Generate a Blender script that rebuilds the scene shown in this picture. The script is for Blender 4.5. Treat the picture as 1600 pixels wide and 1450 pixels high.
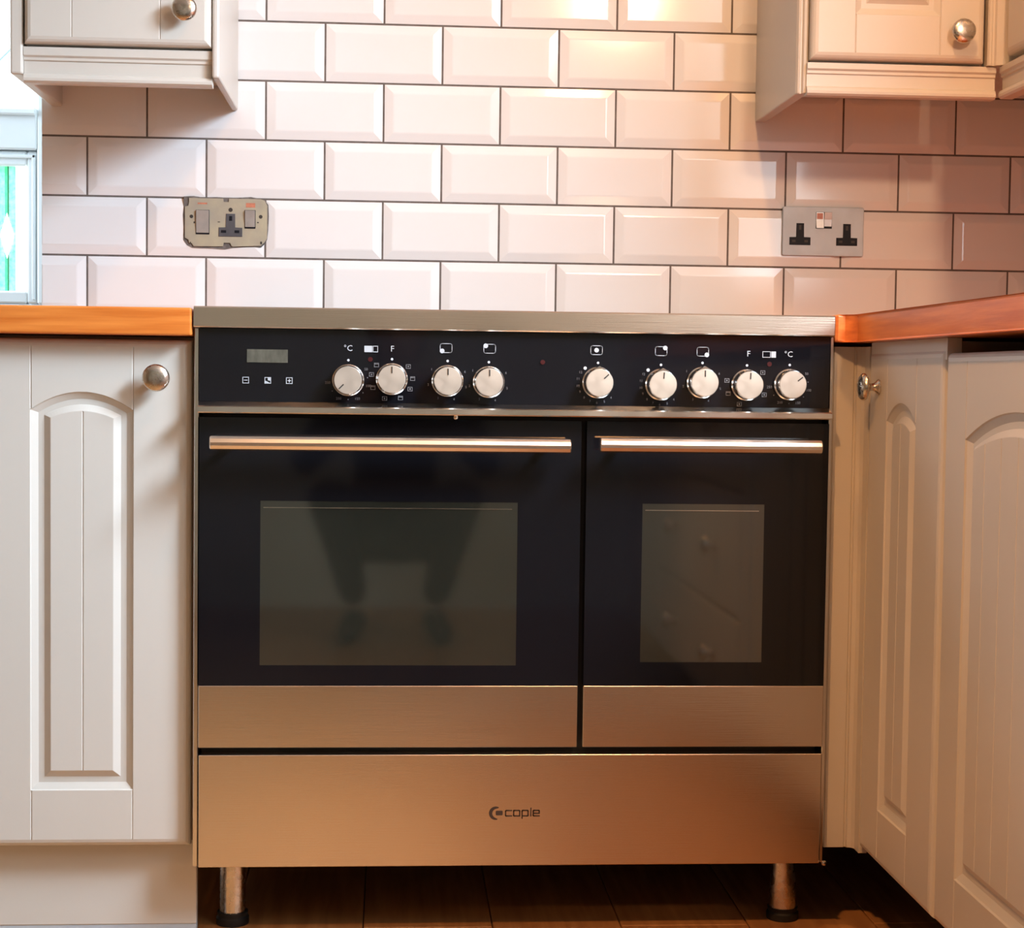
import bpy, bmesh, math, random
from mathutils import Matrix, Vector
random.seed(7)
PI = math.pi
C = bpy.context.scene.collection
for o in list(bpy.data.objects):
    bpy.data.objects.remove(o)

# ------------------------------------------------------------------ camera, world, lights, exposure
sc = bpy.context.scene
cam_d = bpy.data.cameras.new('camera')
cam = bpy.data.objects.new('camera', cam_d); C.objects.link(cam)
cam_d.sensor_fit = 'HORIZONTAL'; cam_d.sensor_width = 36.0; cam_d.lens = 60.682
cam_d.clip_start = 0.02; cam_d.clip_end = 60
R_ = Vector((0.99750172, -0.06946627, 0.01283581)); U_ = Vector((-0.00929379, 0.05107409, 0.99865162)); F_ = Vector((0.07002818, 0.996276, -0.05030089))
M = Matrix.Identity(4)
for i in range(3):
    M[i][0] = R_[i]; M[i][1] = U_[i]; M[i][2] = -F_[i]
M.translation = Vector((0.524376, -3.023950, 0.806992))
cam.matrix_world = M
sc.camera = cam

w = bpy.data.worlds.new('daylight_world'); sc.world = w; w.use_nodes = True
w.node_tree.nodes['Background'].inputs[0].default_value = (0.75, 0.88, 1.0, 1)
w.node_tree.nodes['Background'].inputs[1].default_value = 1.0

WARM = (1.0, 0.47, 0.17); COOL = (0.65, 0.82, 1.0)
def lamp(name, kind, loc, energy, color, size=0.1, size_y=None, aim=None, spread=None, cone=None):
    d = bpy.data.lights.new(name, kind); d.energy = energy; d.color = color
    if kind == 'AREA':
        d.shape = 'RECTANGLE' if size_y else 'DISK'; d.size = size
        if size_y: d.size_y = size_y
        if spread: d.spread = spread
    else:
        d.shadow_soft_size = size
        if cone: d.spot_size = math.radians(cone); d.spot_blend = 1.0
    o = bpy.data.objects.new(name, d); C.objects.link(o); o.location = loc
    if aim is not None:
        o.rotation_euler = (Vector(aim) - Vector(loc)).to_track_quat('-Z', 'Y').to_euler()
    return o
# ceiling bulb by the right hand units, daylight at window_2; the other four lamps are added fill
lamp('ceiling_or_fill_spot', 'SPOT', (1.00, -1.25, 2.25), 41, WARM, 0.05, aim=(1.12, 0.0, 1.05), cone=104)
lamp('ceiling_or_fill_spot', 'SPOT', (0.25, -2.35, 2.25), 118, WARM, 0.05, aim=(1.25, -1.25, 0.45), cone=66)  # added warm spot for the right base doors, the floor and the steel
lamp('window_or_fill_light', 'AREA', (1.785, -1.50, 1.86), 42, COOL, 0.62, 0.60, aim=(0.0, -0.80, 0.30), spread=math.radians(95))
lamp('window_or_fill_light', 'AREA', (-1.54, 0.42, 1.60), 34, COOL, 0.5, 0.9, aim=(-0.30, 0.90, 1.25))  # unseen cool lamp added to whiten the porch window frame
lamp('window_or_fill_light', 'AREA', (1.785, -2.42, 1.68), 19, (0.82, 0.93, 1.0), 0.78, 1.12, aim=(0.1, -1.5, 1.35))  # added cool fill for the left units, set at an unseen window
lamp('ceiling_or_fill_spot', 'SPOT', (1.40, -3.85, 2.33), 215, (1.0, 0.60, 0.34), 0.12, aim=(1.35, 0.0, 1.0), cone=40)  # added warm fill from behind the camera for shade under the wall cabinets
sc.view_settings.view_transform = 'Standard'; sc.view_settings.look = 'None'
sc.view_settings.gamma = 1.0; sc.view_settings.use_curve_mapping = False
sc.view_settings.exposure = 0.18

# ------------------------------------------------------------------ materials
def mat(name, col, rough=0.5, metal=0.0, spec=0.5, var=0.0, vscale=8.0, stretch=(1, 1, 1), col2=None, bump=0.0, bscale=40.0,
        bstretch=(1, 1, 1), coat=0.0, rvar=0.0, emit=None, estr=0.0, ior=None, trans=0.0):
    m = bpy.data.materials.new(name); m.use_nodes = True
    nt = m.node_tree; N = nt.nodes; L = nt.links; b = N['Principled BSDF']
    b.inputs['Base Color'].default_value = (*col, 1); b.inputs['Roughness'].default_value = rough
    b.inputs['Metallic'].default_value = metal; b.inputs['Specular IOR Level'].default_value = spec
    b.inputs['Coat Weight'].default_value = coat; b.inputs['Coat Roughness'].default_value = 0.08
    if ior: b.inputs['IOR'].default_value = ior
    if trans: b.inputs['Transmission Weight'].default_value = trans
    tc = N.new('ShaderNodeTexCoord')
    def noise(scale, st, detail=5.0):
        mp = N.new('ShaderNodeMapping'); mp.inputs['Scale'].default_value = st
        n = N.new('ShaderNodeTexNoise'); n.inputs['Scale'].default_value = scale; n.inputs['Detail'].default_value = detail
        L.new(tc.outputs['Object'], mp.inputs['Vector']); L.new(mp.outputs['Vector'], n.inputs['Vector'])
        return n
    n = noise(vscale, stretch)
    r = N.new('ShaderNodeValToRGB'); e = r.color_ramp.elements
    c2 = col2 if col2 else tuple(max(0.0, c * (1 - var)) for c in col)
    e[0].position = 0.35; e[1].position = 0.68
    e[0].color = (*c2, 1); e[1].color = (*col, 1)
    L.new(n.outputs['Fac'], r.inputs['Fac']); L.new(r.outputs['Color'], b.inputs['Base Color'])
    if rvar:
        n2 = noise(vscale * 1.7, stretch); mr = N.new('ShaderNodeMapRange')
        mr.inputs['From Min'].default_value = 0.3; mr.inputs['From Max'].default_value = 0.7
        mr.inputs['To Min'].default_value = rough - rvar; mr.inputs['To Max'].default_value = rough + rvar
        L.new(n2.outputs['Fac'], mr.inputs['Value']); L.new(mr.outputs['Result'], b.inputs['Roughness'])
    if bump:
        n3 = noise(bscale, bstretch, 3.0); bp = N.new('ShaderNodeBump'); bp.inputs['Strength'].default_value = bump
        bp.inputs['Distance'].default_value = 0.002
        L.new(n3.outputs['Fac'], bp.inputs['Height']); L.new(bp.outputs['Normal'], b.inputs['Normal'])
    if emit:
        b.inputs['Emission Color'].default_value = (*emit, 1); b.inputs['Emission Strength'].default_value = estr
    return m

PAINT = (0.60, 0.560, 0.500)
MT = dict(
    paint=mat('cabinet_paint', PAINT, 0.38, var=0.04, vscale=3, bump=0.03, bscale=120),
    carcass=mat('carcass_edge', (0.30, 0.22, 0.16), 0.6, var=0.15, vscale=20),
    wood=mat('oiled_wood', (0.76, 0.245, 0.045), 0.32, var=0.0, vscale=5, stretch=(1.2, 9, 22), col2=(0.60, 0.155, 0.022), bump=0.05, bscale=30, bstretch=(1, 8, 16)),
    wood_y=mat('oiled_wood_return', (0.72, 0.21, 0.045), 0.32, vscale=5, stretch=(9, 1.2, 22), col2=(0.54, 0.125, 0.022), bump=0.05, bscale=30, bstretch=(8, 1, 16)),
    tile=mat('white_glaze', (0.775, 0.77, 0.77), 0.10, spec=0.4, var=0.02, vscale=6, bump=0.035, bscale=14),
    grout=mat('grey_grout', (0.16, 0.135, 0.12), 0.9, var=0.3, vscale=60, bump=0.3, bscale=200),
    steel=mat('brushed_steel', (0.76, 0.68, 0.59), 0.24, metal=1.0, var=0.05, vscale=2.2, stretch=(1, 1, 1.6), rvar=0.03, bump=0.05, bscale=14, bstretch=(1, 1, 60)),
    chrome=mat('satin_steel', (0.74, 0.71, 0.67), 0.20, metal=1.0, var=0.08, vscale=10, rvar=0.05),
    alu=mat('brushed_handle', (0.85, 0.80, 0.74), 0.27, metal=1.0, var=0.05, vscale=6, stretch=(0.3, 20, 20)),
    cap=mat('satin_knob_cap', (0.62, 0.58, 0.51), 0.42, metal=0.75, var=0.10, vscale=30, rvar=0.05),
    nickel=mat('worn_nickel', (0.76, 0.70, 0.63), 0.26, metal=1.0, var=0.25, vscale=60, rvar=0.08),
    black=mat('black_glass', (0.006, 0.006, 0.008), 0.06, spec=0.42, var=0.2, vscale=4),
    pane=mat('oven_window_glass', (0.018, 0.019, 0.014), 0.05, spec=0.5, ior=2.3, var=0.2, vscale=5),
    enamel=mat('black_enamel', (0.008, 0.008, 0.009), 0.5, var=0.2, vscale=9),
    rubber=mat('black_rubber', (0.012, 0.012, 0.013), 0.6, var=0.2, vscale=30),
    mark=mat('white_print', (0.42, 0.45, 0.48), 0.5, var=0.05, vscale=40),
    dimmark=mat('worn_print', (0.16, 0.16, 0.17), 0.5, var=0.5, vscale=300),
    line=mat('engraved_line', (0.03, 0.025, 0.02), 0.6, var=0.1),
    redlamp=mat('red_lens', (0.05, 0.009, 0.010), 0.25, var=0.2, vscale=200),
    display=mat('display_lens', (0.115, 0.11, 0.085), 0.22, var=0.35, vscale=130, stretch=(1, 1, 0.4)),
    logo=mat('dark_logo_print', (0.045, 0.022, 0.012), 0.5, var=0.1),
    brass=mat('dull_zinc_plate', (0.46, 0.42, 0.30), 0.48, metal=0.35, var=0.0, vscale=22, col2=(0.36, 0.33, 0.27), bump=0.15, bscale=90),
    plaster=mat('chipped_plaster', (0.20, 0.175, 0.16), 0.95, var=0.5, vscale=70, bump=0.8, bscale=120),
    plate=mat('steel_plate', (0.50, 0.57, 0.63), 0.50, metal=0.15, var=0.12, vscale=25, rvar=0.06),
    socket=mat('black_insert', (0.006, 0.007, 0.012), 0.5, spec=0.2, var=0.2, vscale=60),
    socketg=mat('grey_insert', (0.075, 0.075, 0.085), 0.5, var=0.25, vscale=60),
    rocker=mat('metal_rocker', (0.52, 0.50, 0.48), 0.35, metal=0.6, var=0.15, vscale=60),
    orange=mat('orange_tab', (0.55, 0.20, 0.12), 0.4, var=0.3, vscale=120),
    upvc=mat('white_upvc', (0.78, 0.84, 0.85), 0.35, var=0.02, vscale=4),
    wallp=mat('cream_wall_paint', (0.62, 0.56, 0.46), 0.85, var=0.03, vscale=3, bump=0.08, bscale=60),
    wallg=mat('sage_wall_paint', (0.72, 0.72, 0.60), 0.85, var=0.03, vscale=3, bump=0.08, bscale=60),
    wallt=mat('tan_wall_paint', (0.34, 0.22, 0.13), 0.85, var=0.03, vscale=3, bump=0.08, bscale=60),
    wallw=mat('white_wall_paint', (0.80, 0.83, 0.82), 0.85, var=0.03, vscale=3, bump=0.08, bscale=60),
    ceil=mat('white_ceiling_paint', (0.78, 0.76, 0.72), 0.9, var=0.02, vscale=2),
    plank=mat('oak_laminate', (0.56, 0.27, 0.10), 0.38, vscale=4, stretch=(14, 1, 1), col2=(0.40, 0.175, 0.06), bump=0.06, bscale=40, bstretch=(12, 1, 1)),
    sub=mat('dark_subfloor', (0.03, 0.022, 0.018), 0.9, var=0.3),
    skin=mat('skin', (0.55, 0.33, 0.23), 0.5, var=0.08, vscale=12),
    cloth=mat('dark_navy_cloth', (0.012, 0.014, 0.022), 0.85, var=0.3, vscale=40, bump=0.2, bscale=200),
    hair=mat('dark_brown_hair', (0.03, 0.018, 0.010), 0.55, var=0.4, vscale=50),
    shade=mat('white_lampholder', (0.8, 0.78, 0.74), 0.5, var=0.03),
    bulb=mat('lit_bulb', (1, 0.8, 0.6), 0.4, emit=(1.0, 0.60, 0.30), estr=12.0),
    clear=mat('daylit_clear_glass', (0.9, 0.95, 0.95), 0.1, var=0.02, emit=(0.93, 1.0, 1.0), estr=2.4),
    green=mat('daylit_green_glass', (0.05, 0.6, 0.25), 0.1, emit=(0.04, 0.72, 0.22), estr=0.75, col2=(0.2, 0.7, 0.5), vscale=60),
    green2=mat('daylit_pale_green_glass', (0.2, 0.8, 0.5), 0.1, emit=(0.12, 0.82, 0.40), estr=0.75, col2=(0.6, 0.9, 0.8), vscale=90),
    dull=mat('overcast_glass', (0.8, 0.85, 0.88), 0.1, var=0.02, emit=(0.85, 0.95, 1.0), estr=0.5),
    lead=mat('lead_came', (0.05, 0.16, 0.08), 0.5, var=0.3),
    palelead=mat('pale_came', (0.55, 0.72, 0.72), 0.4, var=0.05),
)

# ------------------------------------------------------------------ mesh helpers
def front(x0, yf, z0):     # door plane facing the room (-Y): u -> +X, v -> +Z, w -> -Y
    return lambda u, v, w_: (x0 + u, yf - w_, z0 + v)
def left(xf, y0, z0):      # door plane facing -X: u -> -Y, v -> +Z, w -> -X
    return lambda u, v, w_: (xf - w_, y0 - u, z0 + v)
IDENT = lambda x, y, z: (x, y, z)

class MB:
    def __init__(self, f=IDENT):
        self.v = []; self.f = []; self.s = []; self.map = f
    def add(self, vs, fs, smooth=False, raw=False):
        b = len(self.v)
        self.v += [tuple(p) if raw else self.map(*p) for p in vs]
        self.f += [tuple(b + i for i in q) for q in fs]; self.s += [smooth] * len(fs)
        return self
    def poly(self, pts): return self.add(pts, [tuple(range(len(pts)))])
    def box(self, x0, x1, y0, y1, z0, z1, bev=0.0, seg=1):
        bm = bmesh.new(); bmesh.ops.create_cube(bm, size=1.0)
        for q in bm.verts:
            q.co = Vector(((x0 + x1) / 2 + q.co.x * (x1 - x0), (y0 + y1) / 2 + q.co.y * (y1 - y0), (z0 + z1) / 2 + q.co.z * (z1 - z0)))
        if bev: bmesh.ops.bevel(bm, geom=bm.edges[:], offset=bev, segments=seg, affect='EDGES', profile=0.5)
        return self.addbm(bm)
    def addbm(self, bm, smooth=False):
        bmesh.ops.recalc_face_normals(bm, faces=bm.faces[:])
        bm.verts.index_update()
        self.add([q.co[:] for q in bm.verts], [tuple(q.index for q in f.verts) for f in bm.faces], smooth)
        bm.free(); return self
    def prism(self, pts, place, t0, t1, bev=0.0, seg=1):   # closed outline (a,b) swept from t0 to t1; place(a,b,t)->xyz
        bm = bmesh.new()
        A = [bm.verts.new(place(a, b, t0)) for a, b in pts]; B = [bm.verts.new(place(a, b, t1)) for a, b in pts]
        n = len(pts); bm.faces.new(A); bm.faces.new(B[::-1])
        for i in range(n): bm.faces.new((A[i], B[i], B[(i + 1) % n], A[(i + 1) % n]))
        if bev:
            es = [e for e in bm.edges if (e.verts[0] in A) == (e.verts[1] in A)]
            bmesh.ops.bevel(bm, geom=es, offset=bev, segments=seg, affect='EDGES', profile=0.5)
        return self.addbm(bm)
    def lathe(self, prof, n=28, axis='Y-', c=(0, 0, 0), cap=True):   # prof: (radius, height along axis)
        vs = []; fs = []
        for r, h in prof:
            for k in range(n):
                a = 2 * PI * k / n; p = r * math.cos(a); q = r * math.sin(a)
                if axis == 'Y-': vs.append((c[0] + p, c[1] - h, c[2] + q))
                elif axis == 'X-': vs.append((c[0] - h, c[1] - p, c[2] + q))
                else: vs.append((c[0] + p, c[1] + q, c[2] + h))
        for i in range(len(prof) - 1):
            for k in range(n):
                j = (k + 1) % n; fs.append((i * n + k, i * n + j, (i + 1) * n + j, (i + 1) * n + k))
        if cap:
            fs.append(tuple(range(n - 1, -1, -1))); fs.append(tuple((len(prof) - 1) * n + k for k in range(n)))
        return self.add(vs, fs, True)
    def disc(self, u, v, r, w_, n=14):
        return self.poly([(u + r * math.cos(2 * PI * k / n), v + r * math.sin(2 * PI * k / n), w_) for k in range(n)])
    def rect(self, u0, u1, v0, v1, w_): return self.poly([(u0, v0, w_), (u1, v0, w_), (u1, v1, w_), (u0, v1, w_)])
    def frame(self, u0, u1, v0, v1, t, w_):
        self.rect(u0, u1, v0, v0 + t, w_); self.rect(u0, u1, v1 - t, v1, w_)
        self.rect(u0, u0 + t, v0 + t, v1 - t, w_); self.rect(u1 - t, u1, v0 + t, v1 - t, w_); return self
    def stroke(self, pts, t, w_):      # flat ribbon along a polyline
        for (a, b), (c, d) in zip(pts, pts[1:]):
            l = math.hypot(c - a, d - b) or 1; ex = (c - a) / l * t / 2; ey = (d - b) / l * t / 2
            self.poly([(a - ex + ey, b - ey - ex, w_), (c + ex + ey, d + ey - ex, w_), (c + ex - ey, d + ey + ex, w_), (a - ex - ey, b - ey + ex, w_)])
        return self
    def text(self, s, size, u, v, w_):
        cu = bpy.data.curves.new('lettering', 'FONT'); cu.body = s; cu.size = size; cu.align_x = 'CENTER'; cu.align_y = 'CENTER'; cu.resolution_u = 2
        ob = bpy.data.objects.new('lettering', cu); C.objects.link(ob)
        dg = bpy.context.evaluated_depsgraph_get(); me = bpy.data.meshes.new_from_object(ob.evaluated_get(dg))
        self.add([(u + p.co.x, v + p.co.y, w_) for p in me.vertices], [tuple(q.vertices) for q in me.polygons])
        bpy.data.objects.remove(ob); bpy.data.curves.remove(cu); bpy.data.meshes.remove(me); return self
    def build(self, name, m, parent=None, label=None, off=None):
        o_ = off if off is not None else (parent['org'] if parent is not None and 'org' in parent else (0, 0, 0))
        me = bpy.data.meshes.new(name)
        me.from_pydata([(x - o_[0], y - o_[1], z - o_[2]) for x, y, z in self.v], [], self.f)
        me.polygons.foreach_set('use_smooth', self.s)
        if any(self.s):
            try: me.set_sharp_from_angle(angle=math.radians(38))
            except Exception: pass
        me.materials.append(MT[m]); me.update()
        o = bpy.data.objects.new(name, me); C.objects.link(o)
        if parent is not None:
            o.parent = parent
            if 'org' in parent: o['org'] = parent['org']
        if label: o['label'] = label
        return o

def thing(name, label, cat, loc, group=None):
    o = bpy.data.objects.new(name, None); C.objects.link(o); o.location = loc; o.empty_display_size = 0.05
    o['label'] = label; o['category'] = cat; o['org'] = tuple(loc)
    if group: o['group'] = group
    return o
def struct(o): o['kind'] = 'structure'; return o

# ------------------------------------------------------------------ the room
XR, XL, YF, ZC = 1.80, -1.60, -4.20, 2.40
XE = -0.0765          # left end of the tiled wall
fl = struct(MB().box(XL, XR, YF, 1.0, -0.05, -0.012).build('floor', 'sub'))
pw = 0.19
i = 0; x = XL
while x < XR - 0.01:
    cuts = [YF, -2.6 - 0.5 * (i % 3) * 0.6, -0.9 + 0.37 * (i % 2), 1.0]
    for a, b in zip(cuts, cuts[1:]):
        MB().box(x + 0.0008, min(x + pw, XR) - 0.0008, a + 0.0008, b - 0.0008, -0.0118, 0.0, 0.0012).build('plank', 'plank', fl)
    x += pw; i += 1
struct(MB().box(XL, XR, YF, 1.0, ZC, ZC + 0.06).build('ceiling', 'ceil'))
wb = struct(MB().box(XE, XR, 0.0045, 0.11, 0.0, ZC).build('wall_back', 'grout'))
# right wall round window_2
WY0, WY1, WZ0, WZ1 = -1.85, -1.15, 1.55, 2.18
VY0, VY1, VZ0, VZ1 = -2.86, -1.98, 1.05, 2.30
wr = MB(); wr.box(XR, XR + 0.1, YF, VY0, 0, ZC); wr.box(XR, XR + 0.1, VY1, WY0, 0, ZC); wr.box(XR, XR + 0.1, WY1, 0.11, 0, ZC)
for a, b, c, d in ((WY0, WY1, WZ0, WZ1), (VY0, VY1, VZ0, VZ1)): wr.box(XR, XR + 0.1, a, b, 0, c); wr.box(XR, XR + 0.1, a, b, d, ZC)
struct(wr.build('wall_right', 'wallp'))
struct(MB().box(XL - 0.1, XL, YF, 1.0, 0, ZC).build('wall_left', 'wallt'))
struct(MB().box(XL, XR, YF - 0.1, YF, 0, ZC).build('wall_front', 'wallg'))
# the porch wall beyond the kitchen, round window_1
PY = 0.90
pw_ = MB(); pw_.box(XL, -1.15, PY + 0.03, PY + 0.12, 0, ZC); pw_.box(-0.235, XE + 0.1, PY + 0.03, PY + 0.12, 0, ZC)
pw_.box(-1.15, -0.235, PY + 0.03, PY + 0.12, 0, 0.90); pw_.box(-1.15, -0.235, PY + 0.03, PY + 0.12, 2.15, ZC)
struct(pw_.build('wall_porch', 'wallw'))
struct(MB().box(XE, XE + 0.08, 0.11, PY + 0.03, 0, ZC).build('wall_porch_side', 'wallw'))

# bevelled brick tiles, one object each
P, Q, G = 0.2025, 0.1015, 0.0034
ZR = 1.0071
tile_cache = {}
def tile_mesh(wd, ht, cutl, cutr):
    key = (round(wd, 4), round(ht, 4), cutl, cutr)
    if key in tile_cache: return tile_cache[key]
    bv = 0.0155; d = 0.0038
    il = 0.0004 if cutl else bv; ir = 0.0004 if cutr else bv
    dl = 0.0006 if cutl else d
    vs = [(0, 0.0085, 0), (wd, 0.0085, 0), (wd, 0.0085, ht), (0, 0.0085, ht),
          (0, d, 0), (wd, d, 0), (wd, d, ht), (0, d, ht),
          (il, 0, bv), (wd - ir, 0, bv), (wd - ir, 0, ht - bv), (il, 0, ht - bv)]
    fs = [(4, 5, 9, 8), (5, 6, 10, 9), (6, 7, 11, 10), (7, 4, 8, 11), (8, 9, 10, 11), (0, 1, 5, 4), (1, 2, 6, 5), (2, 3, 7, 6), (3, 0, 4, 7)]
    bm = bmesh.new(); V = [bm.verts.new(p) for p in vs]
    for f in fs: bm.faces.new([V[k] for k in f])
    bmesh.ops.bevel(bm, geom=[e for e in bm.edges if all(q.co.y < 1e-5 for q in e.verts)], offset=0.0012, segments=1, affect='EDGES')
    me = bpy.data.meshes.new('tile'); bm.to_mesh(me); bm.free(); me.materials.append(MT['tile'])
    tile_cache[key] = me; return me
for r in range(-1, 6):        # r=5 lowest row, standing just under worktop level
    zb = ZR + (4 - r) * Q
    off = 0.0 if r % 2 else 0.5
    for k in range(-2, 10):
        x0 = (k + off) * P + G / 2; x1 = x0 + P - G
        cl = x0 < XE; cr = x1 > XR - 0.001
        x0 = max(x0, XE); x1 = min(x1, XR - 0.001)
        if x1 - x0 < 0.02: continue
        o = bpy.data.objects.new('tile', tile_mesh(x1 - x0, Q - G, cl, cr)); C.objects.link(o); o.parent = wb
        o.location = (x0, 0, zb + G / 2)
        o.rotation_euler = (random.uniform(-.0016, .0016), 0, random.uniform(-.0016, .0016))

# window_1: white casement with leaded stained glass, seen past the left end of the tiles
w1 = struct(MB().box(-1.15, -0.235, PY + 0.02, PY + 0.09, 0.90, 0.955, 0.004).build('window_1', 'upvc'))
def wpart(name, m, *a, bev=0.004):
    return MB().box(*a, bev).build(name, m, w1)
wpart('window_frame', 'upvc', -0.2655, -0.235, PY, PY + 0.09, 0.955, 2.15)
wpart('window_frame', 'upvc', -1.15, -1.11, PY, PY + 0.09, 0.955, 2.15)
wpart('transom', 'upvc', -1.11, -0.2655, PY, PY + 0.09, 1.297, 1.390)
wpart('transom_bead', 'upvc', -1.11, -0.2655, PY - 0.012, PY, 1.372, 1.388)
wpart('window_head', 'upvc', -1.11, -0.2655, PY, PY + 0.09, 2.10, 2.15)
s_ = MB(); XA, XB = -0.62, -0.2665
for a in ((XB - 0.0235, XB, 0.957, 1.295), (XA, XA + 0.0235, 0.957, 1.295), (XA + 0.0235, XB - 0.0235, 0.957, 0.985), (XA + 0.0235, XB - 0.0235, 1.2625, 1.295)):
    s_.box(a[0], a[1], PY + 0.012, PY + 0.06, a[2], a[3], 0.004)
s_.box(XB - 0.012, XB - 0.004, PY + 0.006, PY + 0.012, 0.965, 1.287, 0.002); s_.box(XA + 0.004, XB - 0.004, PY + 0.006, PY + 0.012, 1.279, 1.287, 0.002)
sash = s_.build('sash', 'upvc', w1)
GX = -0.3378
MB().box(-0.319, -0.290, PY + 0.035, PY + 0.041, 0.985, 1.2625).build('clear_pane', 'clear', w1, 'clear glass strip, bright with daylight')
MB().box(-0.3345, -0.319, PY + 0.035, PY + 0.041, 0.985, 1.2625).build('green_pane', 'green2', w1, 'pale green stained glass strip')
MB().box(-0.3365, -0.3345, PY + 0.034, PY + 0.042, 0.985, 1.2625).build('lead_came', 'lead', w1)
MB().box(-0.343, -0.3365, PY + 0.035, PY + 0.041, 0.985, 1.2625).build('green_pane', 'green', w1, 'bright green stained glass strip')
MB().box(-0.357, -0.343, PY + 0.035, PY + 0.041, 0.985, 1.2625).build('green_pane', 'green2', w1)
MB().box(XA + 0.0235, -0.357, PY + 0.035, PY + 0.041, 0.985, 1.2625).build('clear_pane', 'clear', w1)
MB().prism([(GX, 1.058), (GX + 0.0145, 1.1085), (GX, 1.159), (GX - 0.0145, 1.1085)], lambda a, b, t: (a, t, b), PY + 0.030, PY + 0.035).build('diamond_pane', 'clear', w1, 'white diamond of stained glass')
MB().box(-1.11, -0.2655, PY + 0.035, PY + 0.041, 1.39, 2.10).build('fanlight_pane', 'clear', w1)
for k in range(5):
    xa = -0.33 - 0.16 * k
    pts = [(xa - 0.10, 1.42), (xa, 1.52), (xa + 0.06, 1.60), (xa - 0.04, 1.74)]
    b_ = MB()
    for (a, b), (c, d) in zip(pts, pts[1:]):
        b_.prism([(a, b - 0.003), (c, d - 0.003), (c, d + 0.003), (a, b + 0.003)], lambda p, q, t: (p, t, q), PY + 0.030, PY + 0.035)
    b_.build('came', 'palelead', w1)
# window_2 and fill_window: daylight windows in the right wall, the second added unseen for fill
for nm, (y0, y1, z0, z1) in (('window_2', (WY0, WY1, WZ0, WZ1)), ('fill_window', (VY0, VY1, VZ0, VZ1))):
    m = MB()
    for a in ((y0, y0 + 0.05, z0, z1), (y1 - 0.05, y1, z0, z1), (y0 + 0.05, y1 - 0.05, z0, z0 + 0.05), (y0 + 0.05, y1 - 0.05, z1 - 0.05, z1)):
        m.box(XR + 0.02, XR + 0.08, a[0], a[1], a[2], a[3], 0.004)
    wn = struct(m.build(nm, 'upvc'))
    MB().box(XR + 0.05, XR + 0.056, y0 + 0.05, y1 - 0.05, z0 + 0.05, z1 - 0.05).build('pane', 'clear', wn)

# ------------------------------------------------------------------ panelled doors
def door_mesh(mp, W, H, xl, xr, zb, zs, za, grooves, T=0.019, arch=True, NA=24):
    m = MB(mp); g = 0.0013; gd = 0.0013
    prof = [(0, -T), (0, -0.0095), (0.0008, -0.0062), (0.0028, -0.0034), (0.0060, -0.0012), (0.0105, 0)]
    loops = [[(i_, i_, w_), (W - i_, i_, w_), (W - i_, H - i_, w_), (i_, H - i_, w_)] for i_, w_ in prof]
    vs = [p for l in loops for p in l]; fs = [(3, 2, 1, 0)]
    for a in range(len(prof) - 1):
        for k in range(4):
            j = (k + 1) % 4; fs.append((a * 4 + k, a * 4 + j, a * 4 + 4 + j, a * 4 + 4 + k))
    m.add(vs, fs)
    e = 0.0105
    def top(x, i_=0.0):
        ds, da = i_ * 0.40, i_ * 0.96
        s2, a2 = zs - ds, za - da
        t = (x - (xl - g + i_)) / ((xr + g - i_) - (xl - g + i_)); t = min(1, max(0, t))
        return s2 + (a2 - s2) * max(0.0, 1 - (2 * t - 1) ** 2)
    m.rect(e, xl - g, e, H - e, 0); m.rect(xr + g, W - e, e, H - e, 0)
    m.rect(xl + g, xr - g, e, zb, 0)
    for gx in (xl, xr):
        for lo, hi in ((e, zb), (top(gx), H - e)):
            m.poly([(gx - g, lo, 0), (gx, lo, -gd), (gx, hi, -gd), (gx - g, hi, 0)]); m.poly([(gx, lo, -gd), (gx + g, lo, 0), (gx + g, hi, 0), (gx, hi, -gd)])
    xs = [xl + g + (xr - xl - 2 * g) * k / NA for k in range(NA + 1)]
    for a, b in zip(xs, xs[1:]): m.poly([(a, top(a), 0), (b, top(b), 0), (b, H - e, 0), (a, H - e, 0)])
    def outline(i_, w_):
        L0, R0 = xl - g + i_, xr + g - i_
        return [(L0, zb + i_, w_), (R0, zb + i_, w_)] + [(R0 + (L0 - R0) * k / NA, top(R0 + (L0 - R0) * k / NA, i_), w_) for k in range(NA + 1)]
    steps = [(0, 0), (0.0016, -0.0022), (0.0105, -0.0068), (0.0185, -0.0068), (0.0275, -0.0012), (0.0285, -0.0008)]
    lps = [outline(*s) for s in steps]; n = len(lps[0])
    vs = [p for l in lps for p in l]; fs = []
    for a in range(len(lps) - 1):
        for k in range(n):
            j = (k + 1) % n; fs.append((a * n + k, a * n + j, a * n + n + j, a * n + n + k))
    m.add(vs, fs)
    i_, wf_ = steps[-1]
    cuts = [xl - g + i_] + [c for gx in grooves for c in (gx - g, gx + g)] + [xr + g - i_]
    zb2 = zb + i_
    for k in range(0, len(cuts), 2):
        a0, b0 = cuts[k], cuts[k + 1]; nn = max(2, int(NA * (b0 - a0) / (xr - xl)) + 1)
        for q in range(nn):
            a = a0 + (b0 - a0) * q / nn; b = a0 + (b0 - a0) * (q + 1) / nn
            m.poly([(a, zb2, wf_), (b, zb2, wf_), (b, top(b, i_), wf_), (a, top(a, i_), wf_)])
    for gx in grooves:
        hi = top(gx, i_)
        m.poly([(gx - g, zb2, wf_), (gx, zb2, wf_ - gd), (gx, hi, wf_ - gd), (gx - g, hi, wf_)]); m.poly([(gx, zb2, wf_ - gd), (gx + g, zb2, wf_), (gx + g, hi, wf_), (gx, hi, wf_ - gd)])
    return m

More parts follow.
